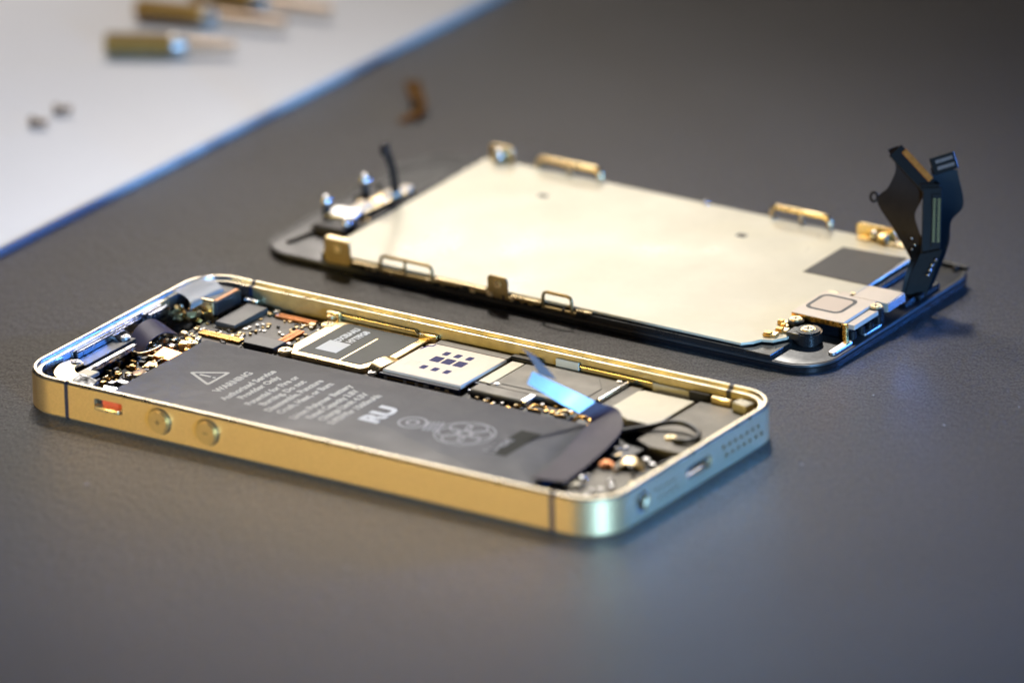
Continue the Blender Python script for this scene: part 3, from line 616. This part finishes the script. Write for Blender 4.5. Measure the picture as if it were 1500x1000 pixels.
box('edge_bracket', 'brass', panel, 36.4, 47.0, 25.2, 27.4, 3.2, 3.6, 0.15); box('edge_bracket', 'brass', panel, 40.8, 42.6, 25.4, 27.6, 3.6, 4.9, 0.3, 2)
bead(2.7, 26.9, 3.3, 0.6, 'silver', name='edge_glint')  # silver bead added to stand for a glint on the far edge
# ledge strips on the near edge
for x0, x1, z, m_ in ((-39.6, -34.0, 2.75, 'brass'), (-33.8, 1.8, 2.55, 'tab'), (-21.2, -10.0, 3.15, 'brass'), (-4.4, 2.0, 2.9, 'brass'), (9.6, 13.0, 2.9, 'brass')):
    box('edge_strip', m_, panel, x0, x1, YN - 0.12, YN + 0.42, z - 0.35, z, 0.08)
box('edge_strip', 'rim', panel, 10.0, 46.0, -27.95, -27.5, 1.6, 2.5, 0.1); box('edge_strip', 'rim', panel, -40.0, 12.0, -27.95, -27.3, 1.6, 2.1, 0.1)
for k in range(26):
    x = random.uniform(-38, 12); box('edge_nub', random.choice(['tab', 'rim', 'tab', 'brass']), panel, x, x + random.uniform(0.4, 1.3), YN - 0.25, YN + 0.1, 1.9, 2.3 + random.random() * 0.5, 0.06)
prism('corner_frame', 'rim', panel, [(41.5, -27.9), (51.2, -27.9), (51.3, -20.8), (49.5, -20.8), (48.0, -23.0), (45.4, -24.2), (44.2, -26.6), (41.5, -27.0)], 1.58, 2.45, 0.12, 2)
# earpiece speaker bracket
ear = box('earpiece_bracket', 'gloss', panel, 47.2, 58.4, -13.6, -2.4, 1.58, 4.2, 0.15, label='earpiece speaker under cream metal cover')
box('cover_plate', 'simwhite', ear, 46.9, 57.9, -13.9, -2.4, 4.4, 5.0, 0.12, 2)
box('cover_side', 'goldpin', ear, 47.0, 57.4, -14.02, -13.85, 3.9, 4.85, 0.04)
bm = bmesh.new(); O = rrect(47.5, 55.2, -11.0, -3.6, 1.6, 6); I = rrect(48.2, 54.5, -10.3, -4.3, 1.1, 6)
vo = [bm.verts.new((*p, 5.012)) for p in O]; vi = [bm.verts.new((*p, 5.012)) for p in I]
for k in range(len(O)): bm.faces.new((vo[k], vo[(k + 1) % len(O)], vi[(k + 1) % len(O)], vi[k]))
r_ = bmesh.ops.extrude_face_region(bm, geom=bm.faces[:])
for g in r_['geom']:
    if isinstance(g, bmesh.types.BMVert): g.co.z = 5.03
finish(bm, 'gasket_ring', 'floor', ear)
prism('speaker_face', 'speaker', ear, rrect(48.22, 54.48, -10.28, -4.32, 1.1, 6), 5.0, 5.025, 0)
box('corner_post', 'goldpin', ear, 58.0, 58.9, -14.6, -13.7, 1.7, 4.9, 0.12)
box('side_ledge', 'simwhite', ear, 58.0, 59.8, -13.2, -5.0, 3.6, 4.5, 0.12, label='pale ledge beside the speaker')
box('mount_block', 'simwhite', ear, 52.6, 60.0, -2.3, 3.6, 3.2, 5.0, 0.15, 2); box('mount_side', 'silver', ear, 60.0, 60.2, -2.2, 3.5, 3.3, 4.9, 0.05)
for x, y, z in ((48.8, -15.4, 4.7), (58.6, -4.0, 5.0)):
    cyl('screw_post', 'rim', panel, (x, y, 0), 1.5, 1.58, z - 0.35, bev=0.15); screw(panel, x, y, z, 1.15, 'brass', 0.5)
for x0, x1, y0, y1, z0, z1, m_ in ((46.6, 48.8, -2.2, -0.6, 3.3, 4.3, 'brass'), (49.4, 51.6, -2.0, -0.2, 3.3, 4.6, 'simwhite'), (50.2, 51.4, -0.6, 1.2, 3.3, 4.1, 'brass'), (48.4, 49.6, -1.4, 0.2, 3.3, 3.9, 'tab')):
    box('spring_contact', m_, panel, x0, x1, y0, y1, z0, z1, 0.15, 2, rot=random.uniform(-12, 12))
boss = finish(cyl_bm((52.9, -17.8, 0), 2.55, 1.56, 4.15, 32, bev=0.35), 'screw_boss', 'rim', panel)
box('boss_arm', 'rim', boss, 49.8, 52.6, -20.4, -17.4, 2.6, 4.05, 0.2, 2)
cyl('boss_ring', 'floor', boss, (52.9, -17.8, 0), 1.75, 4.13, 4.19, bev=0.0); screw(panel, 52.9, -17.8, 4.4, 1.35, 'brass', 0.4)
for x, y, s_ in ((47.4, -21.6, 1.3), (48.2, -19.0, 1.2), (46.4, -15.8, 1.0), (47.6, -17.2, .8)):
    box('gold_clip', 'brass', panel, x - s_, x + s_, y - s_ * .7, y + s_ * .7, 3.3, 3.75, 0.1, rot=10); box('gold_clip', 'goldpin', panel, x - s_ * .8, x + s_ * .3, y - s_ * .8, y + s_ * .1, 2.4, 4.05, 0.1, rot=10)
prism('pill_insert', 'satin', panel, rrect(58.7, 60.3, -21.0, -14.2, 0.79, 6), 1.56, 2.15, 0.2, 2, label='oval grey insert in the corner')
prism('pill_insert', 'satin', panel, rrect(58.9, 60.3, -10.2, -4.4, 0.69, 6), 1.56, 1.95, 0.15, 2)
for k in range(4): cyl('sensor_nub', 'rim', panel, (58.8 + 0.2 * k, -12.4 + k * 2.6, 0), 0.75, 1.56, 3.2 + 0.2 * (k % 2), bev=0.2)
box('camera_bracket', 'rim', panel, 53.0, 59.6, 4.4, 9.6, 1.56, 2.5, 0.2, 2); box('camera_bracket', 'rim', panel, 59.2, 60.3, 8.4, 15.5, 1.56, 2.8, 0.2)
box('frame_rib', 'rim', panel, 51.0, 60.2, 25.2, 26.2, 1.56, 2.2, 0.15); bead(58.0, 24.6, 1.9, 0.6, 'tape', name='frame_nub')
box('frame_rib', 'rim', panel, 50.8, 51.6, 8.0, 25.0, 1.56, 2.6, 0.15)
# home-button end
hb = box('home_bracket', 'tape', panel, -55.6, -49.0, -17.4, -11.6, 1.56, 3.6, 0.3, 2)
prism('home_plate', 'brass', panel, [(-53.6, -9.2), (-50.2, -9.4), (-49.4, -2.0), (-48.9, 4.6), (-50.6, 5.6), (-53.0, 1.0)], 3.0, 3.7, 0.25, 2, label='brassy home button plate')
for x0, x1, y0, y1, z1, m_ in ((-53.4, -50.6, -8.6, -4.4, 4.3, 'simwhite'), (-52.6, -50.2, -3.6, -0.6, 4.1, 'brass'), (-52.0, -49.4, 0.2, 3.2, 4.4, 'simwhite'), (-51.4, -49.2, 4.0, 6.8, 4.0, 'simwhite'), (-54.6, -53.2, -6.0, -2.0, 3.4, 'tab'), (-54.0, -52.6, 1.4, 4.8, 3.2, 'tab')):
    box('home_fitting', m_, panel, x0, x1, y0, y1, 2.4, z1, 0.3, 2, rot=random.uniform(-10, 10))
scatter('home_components', panel, 7, (-57, -48.5), (-17, 8), 2.2, 1.6, ('brass', 'tape', 'tab'), .25, .7)
box('home_shim', 'satin', panel, -55.8, -50.0, -13.0, -8.6, 3.4, 4.2, 0.3, 2, rot=8)
cyl('standoff', 'tape', panel, (-56.0, -12.2, 0), 0.85, 1.56, 5.9, bev=0.1); bead(-56.0, -12.2, 6.2, 1.15)
cyl('standoff', 'tape', panel, (-56.0, 0.4, 0), 0.85, 1.56, 5.7, bev=0.1); bead(-56.0, 0.4, 6.1, 1.2)
bead(-49.4, -15.2, 3.9, 0.85)
tube('home_arm', 'tape', panel, [(-57.0, -23.6, 1.75), (-56.0, -20.0, 1.8), (-55.2, -15.4, 2.1)], 0.42, 6)
strip('home_flex', 'flexbrown', panel, [(-50.0, 0.6, 1.7), (-50.0, 0.4, 5.0), (-49.9, -0.3, 9.0), (-50.2, -1.3, 12.4), (-50.6, -1.9, 14.6)], [(-49.5, 2.4, 1.7), (-49.5, 2.2, 5.0), (-49.4, 1.4, 9.0), (-49.6, 0.4, 12.4), (-50.0, -0.1, 14.6)], 0.2, 6, label='thin dark flex strip standing upright')
box('flex_tip', 'flexbrown', panel, -50.6, -49.6, -2.2, 0.0, 12.8, 15.0, 0.15)
box('home_edge_bar', 'tape', panel, -47.8, -46.8, -15.0, 14.0, 1.56, 3.4, 0.15)

# connector flexes standing at the earpiece end
def ff(x, y, z, d=0.0): return (x - 0.5251 * d, y + 0.7614 * d, z - 0.3802 * d)      # slide along depth, d > 0 is farther
base = strip('flex_stem', 'flex', panel, [ff(56.6, 7.6, 1.4), ff(56.4, 9.2, 4.6), ff(56.6, 11.2, 8.0), ff(56.2, 11.8, 9.8, 1)], [ff(60.2, 10.6, 1.5), ff(60.0, 12.0, 4.6), ff(59.4, 12.9, 8.0), ff(57.6, 13.2, 10.4, 1)], 0.35, 6)
fa = strip('flex_left', 'flexbrown', panel, [ff(57.4, 11.6, 6.6, 1), ff(55.4, 11.4, 10.2, 1.6), ff(53.2, 11.5, 13.3, 2.4), ff(49.8, 11.4, 18.2, 2.6), ff(51.0, 13.4, 20.4, 1.6), ff(51.4, 15.4, 23.6, .8), ff(49.6, 15.6, 26.6, .4)], [ff(58.6, 13.6, 8.4, 1), ff(58.2, 13.7, 10.4, .8), ff(56.8, 14.1, 12.8, .6), ff(55.8, 14.6, 15.6, .9), ff(56.4, 16.4, 18.8, 1), ff(54.4, 17.0, 22.6, .8), ff(50.9, 16.9, 27.1, .4)], 0.14, 6, label='broad brown flex leaning left with a loop')
bm = bmesh.new()
lc = Vector(ff(49.2, 11.4, 18.8, 2.5)); e1 = Vector((0.8307, 0.5557, -0.0344)); e2 = Vector((-0.185, 0.3339, 0.9243))
merge(bm, tube_bm([lc + (e1 * math.cos(t) * 0.62 + e2 * math.sin(t) * 0.85) for t in [2 * math.pi * k / 14 for k in range(15)]], 0.26, 6))
finish(bm, 'flex_loop', 'flexbrown', fa)
def obox(name, m, parent, c, ex, ey, hx, hy, hz, bev=0.12):
    """box with axes ex, ey and their normal"""
    bm = box_bm(-hx, hx, -hy, hy, -hz, hz, bev); ex = Vector(ex).normalized(); ez = ex.cross(Vector(ey)).normalized(); ey = ez.cross(ex)
    R = Matrix((ex, ey, ez)).transposed()
    for v in bm.verts: v.co = R @ v.co + Vector(c)
    return finish(bm, name, m, parent)
V = lambda *p: Vector(p)
dirA = V(*ff(57.3, 17.9, 20.6)) - V(*ff(51.4, 16.7, 26.6)); perpA = e1.cross(Vector((-0.5251, 0.7614, -0.3802)))
wA = (V(*ff(58, 18.5, 20.7)) - V(*ff(56.9, 17.6, 20.3))).normalized()
ca = (V(*ff(57.3, 17.9, 20.6)) + V(*ff(51.4, 16.7, 26.6))) / 2
obox('flex_connector', 'flex', panel, ca + e1 * -0.6 - e2 * 0.4, dirA, e1, 4.6, 1.5, 0.55)
oc = obox('connector_contacts', 'pinorange', fa, ca + e1 * 0.35 + e2 * 0.2 + Vector((0.5251, -0.7614, 0.3802)) * 0.6, dirA, e1, 3.6, 0.55, 0.22, 0.06)
bm = bmesh.new(); d_ = dirA.normalized()
for k in range(15):
    c = ca + e1 * 0.35 + e2 * 0.2 + Vector((0.5251, -0.7614, 0.3802)) * 0.84 + d_ * (k - 7) * 0.47
    b_ = box_bm(-0.14, 0.14, -0.5, 0.5, -0.04, 0.04); ez = d_.cross(e1).normalized(); ey = ez.cross(d_); R = Matrix((d_, ey, ez)).transposed()
    for v in b_.verts: v.co = R @ v.co + c
    merge(bm, b_)
finish(bm, 'contact_pins', 'pinorange', fa)
# middle stiff connector
dirB = V(58.7, 13.6, 8.2) - V(57.0, 17.4, 19.9)
cb = (V(59.7, 13.75, 8.8) + V(57.35, 17.75, 20.0)) / 2
mid = obox('flex_stiffener', 'flex', panel, cb, dirB, e1, 6.3, 1.75, 0.35, 0.12); mid['label'] = 'stiff black connector board standing upright'
nB = dirB.normalized().cross(e1).normalized(); nB = nB if nB.dot(Vector((0.5251, -0.7614, 0.3802))) > 0 else -nB
cg = (V(58.5, 17.8, 18.5) + V(59.9, 14.7, 10.4)) / 2
obox('contact_socket', 'flex', mid, cg + nB * 0.47, dirB, e1, 4.7, 0.85, 0.18, 0.05)
bm = bmesh.new(); dB = dirB.normalized(); ey = nB.cross(dB)
for k in range(17):
    for s_ in (-1, 1):
        b_ = box_bm(-0.13, 0.13, -0.22, 0.22, -0.05, 0.05); R = Matrix((dB, ey, nB)).transposed()
        for v in b_.verts: v.co = R @ v.co + cg + nB * 0.68 + dB * (k - 8) * 0.47 + ey * s_ * 0.42
        merge(bm, b_)
finish(bm, 'contact_pins', 'pingold', mid)
obox('stiffener_cap', 'flex', mid, V(57.2, 17.6, 20.3), e1, e2, 1.9, 0.45, 0.7, 0.15)
poly3('flex_neck', 'flex', panel, [ff(57.0, 8.2, 1.6, -0.6), ff(57.2, 10.4, 5.5, -0.6), ff(58.0, 12.4, 9.0, -0.6), ff(61.2, 14.9, 9.6, -0.6), ff(60.6, 13.0, 6.0, -0.6), ff(60.2, 10.4, 1.6, -0.6)], 0.15)
# right flex
strip('flex_right', 'flexblue', panel, [ff(59.0, 10.6, 2.2, .8), ff(59.6, 12.8, 6.0, 1.0), ff(60.2, 14.8, 10.0, 1.4), ff(59.4, 16.6, 14.6, 1.6), ff(57.9, 18.0, 19.4, 1.2), ff(56.8, 18.5, 23.4, .8)], [ff(60.6, 11.2, 2.2, .8), ff(61.3, 13.6, 6.0, .5), ff(61.9, 16.2, 10.6, .4), ff(61.5, 17.8, 14.2, .8), ff(62.9, 19.9, 17.0, 1.4), ff(60.8, 21.3, 22.8, .8)], 0.14, 6, label='blue black flex rising on the right')
cc = V(58.4, 20.5, 23.9); exC = V(59.6, 22.3, 25.9) - V(56.2, 19.3, 24.8); eyC = V(57.4, 18.7, 21.8) - V(56.2, 19.3, 24.8)
cn = obox('flex_connector', 'flex', panel, cc, exC, eyC, 2.35, 1.6, 0.5, 0.12); cn['label'] = 'small black connector head with pale contact rows'
ez = exC.cross(eyC).normalized(); ez = ez if ez.dot(Vector((0.5251, -0.7614, 0.3802))) > 0 else -ez
bm = bmesh.new(); exn = exC.normalized(); eyn = ez.cross(exn)
for k in range(9):
    for s_ in (-1, 1):
        b_ = box_bm(-0.13, 0.13, -0.3, 0.3, -0.05, 0.05); R = Matrix((exn, eyn, ez)).transposed()
        for v in b_.verts: v.co = R @ v.co + cc + ez * 0.54 + exn * ((k - 4) * 0.36 + 0.2) + eyn * s_ * 0.62
        merge(bm, b_)
finish(bm, 'contact_pins', 'print_dim', cn)
for x, y, z in ((60.6, 13.6, 7.9), (60.2, 13.0, 7.0), (60.0, 12.6, 6.2), (59.9, 12.0, 5.4)):
    bead(x + 0.5, y - 0.8, z + 0.4, 0.28, 'silver', name='solder_dot')
for x, y, z in ((56.4, 12.2, 11.8), (57.0, 12.4, 10.6), (56.6, 12.0, 9.8)):
    bead(x + .4, y - .6, z + .3, 0.22, 'silver', name='solder_dot')

# ------------------------------------------------------------------ small things on the table and the mat
def bit(p0, p1, tip, label):
    p0, p1, tip = Vector(p0), Vector(p1), Vector(tip); d = (p1 - p0).normalized(); ang = math.atan2(d.y, d.x)
    root = empty('screwdriver_bit', (p0.x + 0.3, p0.y - 0.45, 1.7), label, 'screwdriver bit', 'screwdriver bits on the white mat')
    root.rotation_euler = (0, 0, ang); Lb = (p1 - p0).length; Lt = (tip - p1).length
    hx = finish(cyl_bm((0, 0, 2.0), 2.28, 0, Lb, 6, bev=0.25, axis='X'), 'hex_shank', 'bitgold', root)
    bm = bmesh.new(); rows = []
    for x, rr in ((Lb - 0.1, 1.9), (Lb + 0.6, 2.0), (Lb + 2.6, 1.5), (Lb + 3.2, 1.0)):
        rows.append([bm.verts.new((x, rr * math.cos(k * math.pi / 10), 2.0 + rr * math.sin(k * math.pi / 10))) for k in range(20)])
    for A, Bq in zip(rows, rows[1:]):
        for k in range(20): bm.faces.new((A[k], A[(k + 1) % 20], Bq[(k + 1) % 20], Bq[k]))
    bm.faces.new(rows[0]); bm.faces.new(rows[-1][::-1])
    finish(bm, 'collar', 'bitsteel', root)
    finish(cyl_bm((0, 0, 2.0), 1.1, Lb + 3.0, Lb + Lt, 16, r2=0.75, axis='X'), 'shaft', 'bitshaft', root)
bit((-156.9, 129.5, 0), (-145.0, 135.6, 0), (-134.1, 141.6, 0), 'bronze screwdriver bit nearest the front of the white mat')
bit((-163.9, 149.9, 0), (-150.0, 153.4, 0), (-133.0, 156.5, 0), 'bronze screwdriver bit lying between the other two bits')
bit((-159.0, 162.6, 0), (-146.2, 165.2, 0), (-129.6, 168.0, 0), 'bronze screwdriver bit cut off by the top edge of the photo')
def tiny_screw(x, y, ang, label):
    root = empty('tiny_screw', (x + 1.6, y - 2.2, 1.7), label, 'screw', 'tiny screws on the white mat'); root.rotation_euler = (0, 0, ang)
    finish(cyl_bm((0, 0, 1.05), 1.05, -0.9, 0.0, 16, bev=0.2, axis='X'), 'head', 'screwbrown', root)
    finish(cyl_bm((0, 0, 1.05), 0.62, 0, 2.6, 12, axis='X'), 'thread', 'screwbrown', root)
tiny_screw(-145.0, 89.5, 0.3, 'tiny brown screw on the mat, left of the pair')
tiny_screw(-145.2, 97.6, 0.5, 'tiny brown screw on the mat, right of the pair')
fs = empty('flex_scrap', (-88.5, 137.0, 0), 'curled bronze and black flex scrap on the table behind the display', 'flex scrap')
A_ = [(-95.8, 144.0, 2.0), (-92.2, 140.0, 0.9), (-88.4, 136.2, 1.2), (-86.2, 132.4, 0.9), (-87.4, 129.4, 0.12)]; B_ = [(-93.0, 145.6, 2.0), (-89.4, 141.4, 0.9), (-85.8, 137.0, 1.2), (-83.6, 131.8, 0.9), (-85.6, 127.8, 0.12)]
k0 = Vector((-88.5, 137.0, 0))
strip('tail', 'bitscrap', fs, [Vector(p) - k0 for p in A_], [Vector(p) - k0 for p in B_], 0.2, 6)
box('plug', 'scrapdark', fs, -0.6, 2.8, -2.4, -0.4, 0.02, 1.5, 0.2, rot=-58)
# dust
for k in range(34):
    x, y = random.uniform(-90, 120), random.uniform(-110, 60)
    if -70 < x < 70 and -36 < y < 115: continue
    bm = bmesh.new(); bmesh.ops.create_icosphere(bm, subdivisions=1, radius=random.uniform(.05, .12))
    for v in bm.verts: v.co = Vector((v.co.x * random.uniform(.8, 2), v.co.y, v.co.z * .6 + .06)) + Vector((x, y, 0))
    finish(bm, 'dust_speck', 'print_dim', table)
for k, (x, y, s_) in enumerate(((-30, -52, .16), (72, 18, .14), (84, 46, .18), (91, 60, .15), (30, -60, .13), (-70, -38, .12), (66, 52, .14), (40, -75, .12))):
    bm = bmesh.new(); bmesh.ops.create_icosphere(bm, subdivisions=1, radius=s_)
    for v in bm.verts: v.co = Vector((v.co.x * 1.4, v.co.y, v.co.z * .6 + s_ * .55)) + Vector((x, y, 0))
    o = finish(bm, 'dust_speck', 'print_white', table)
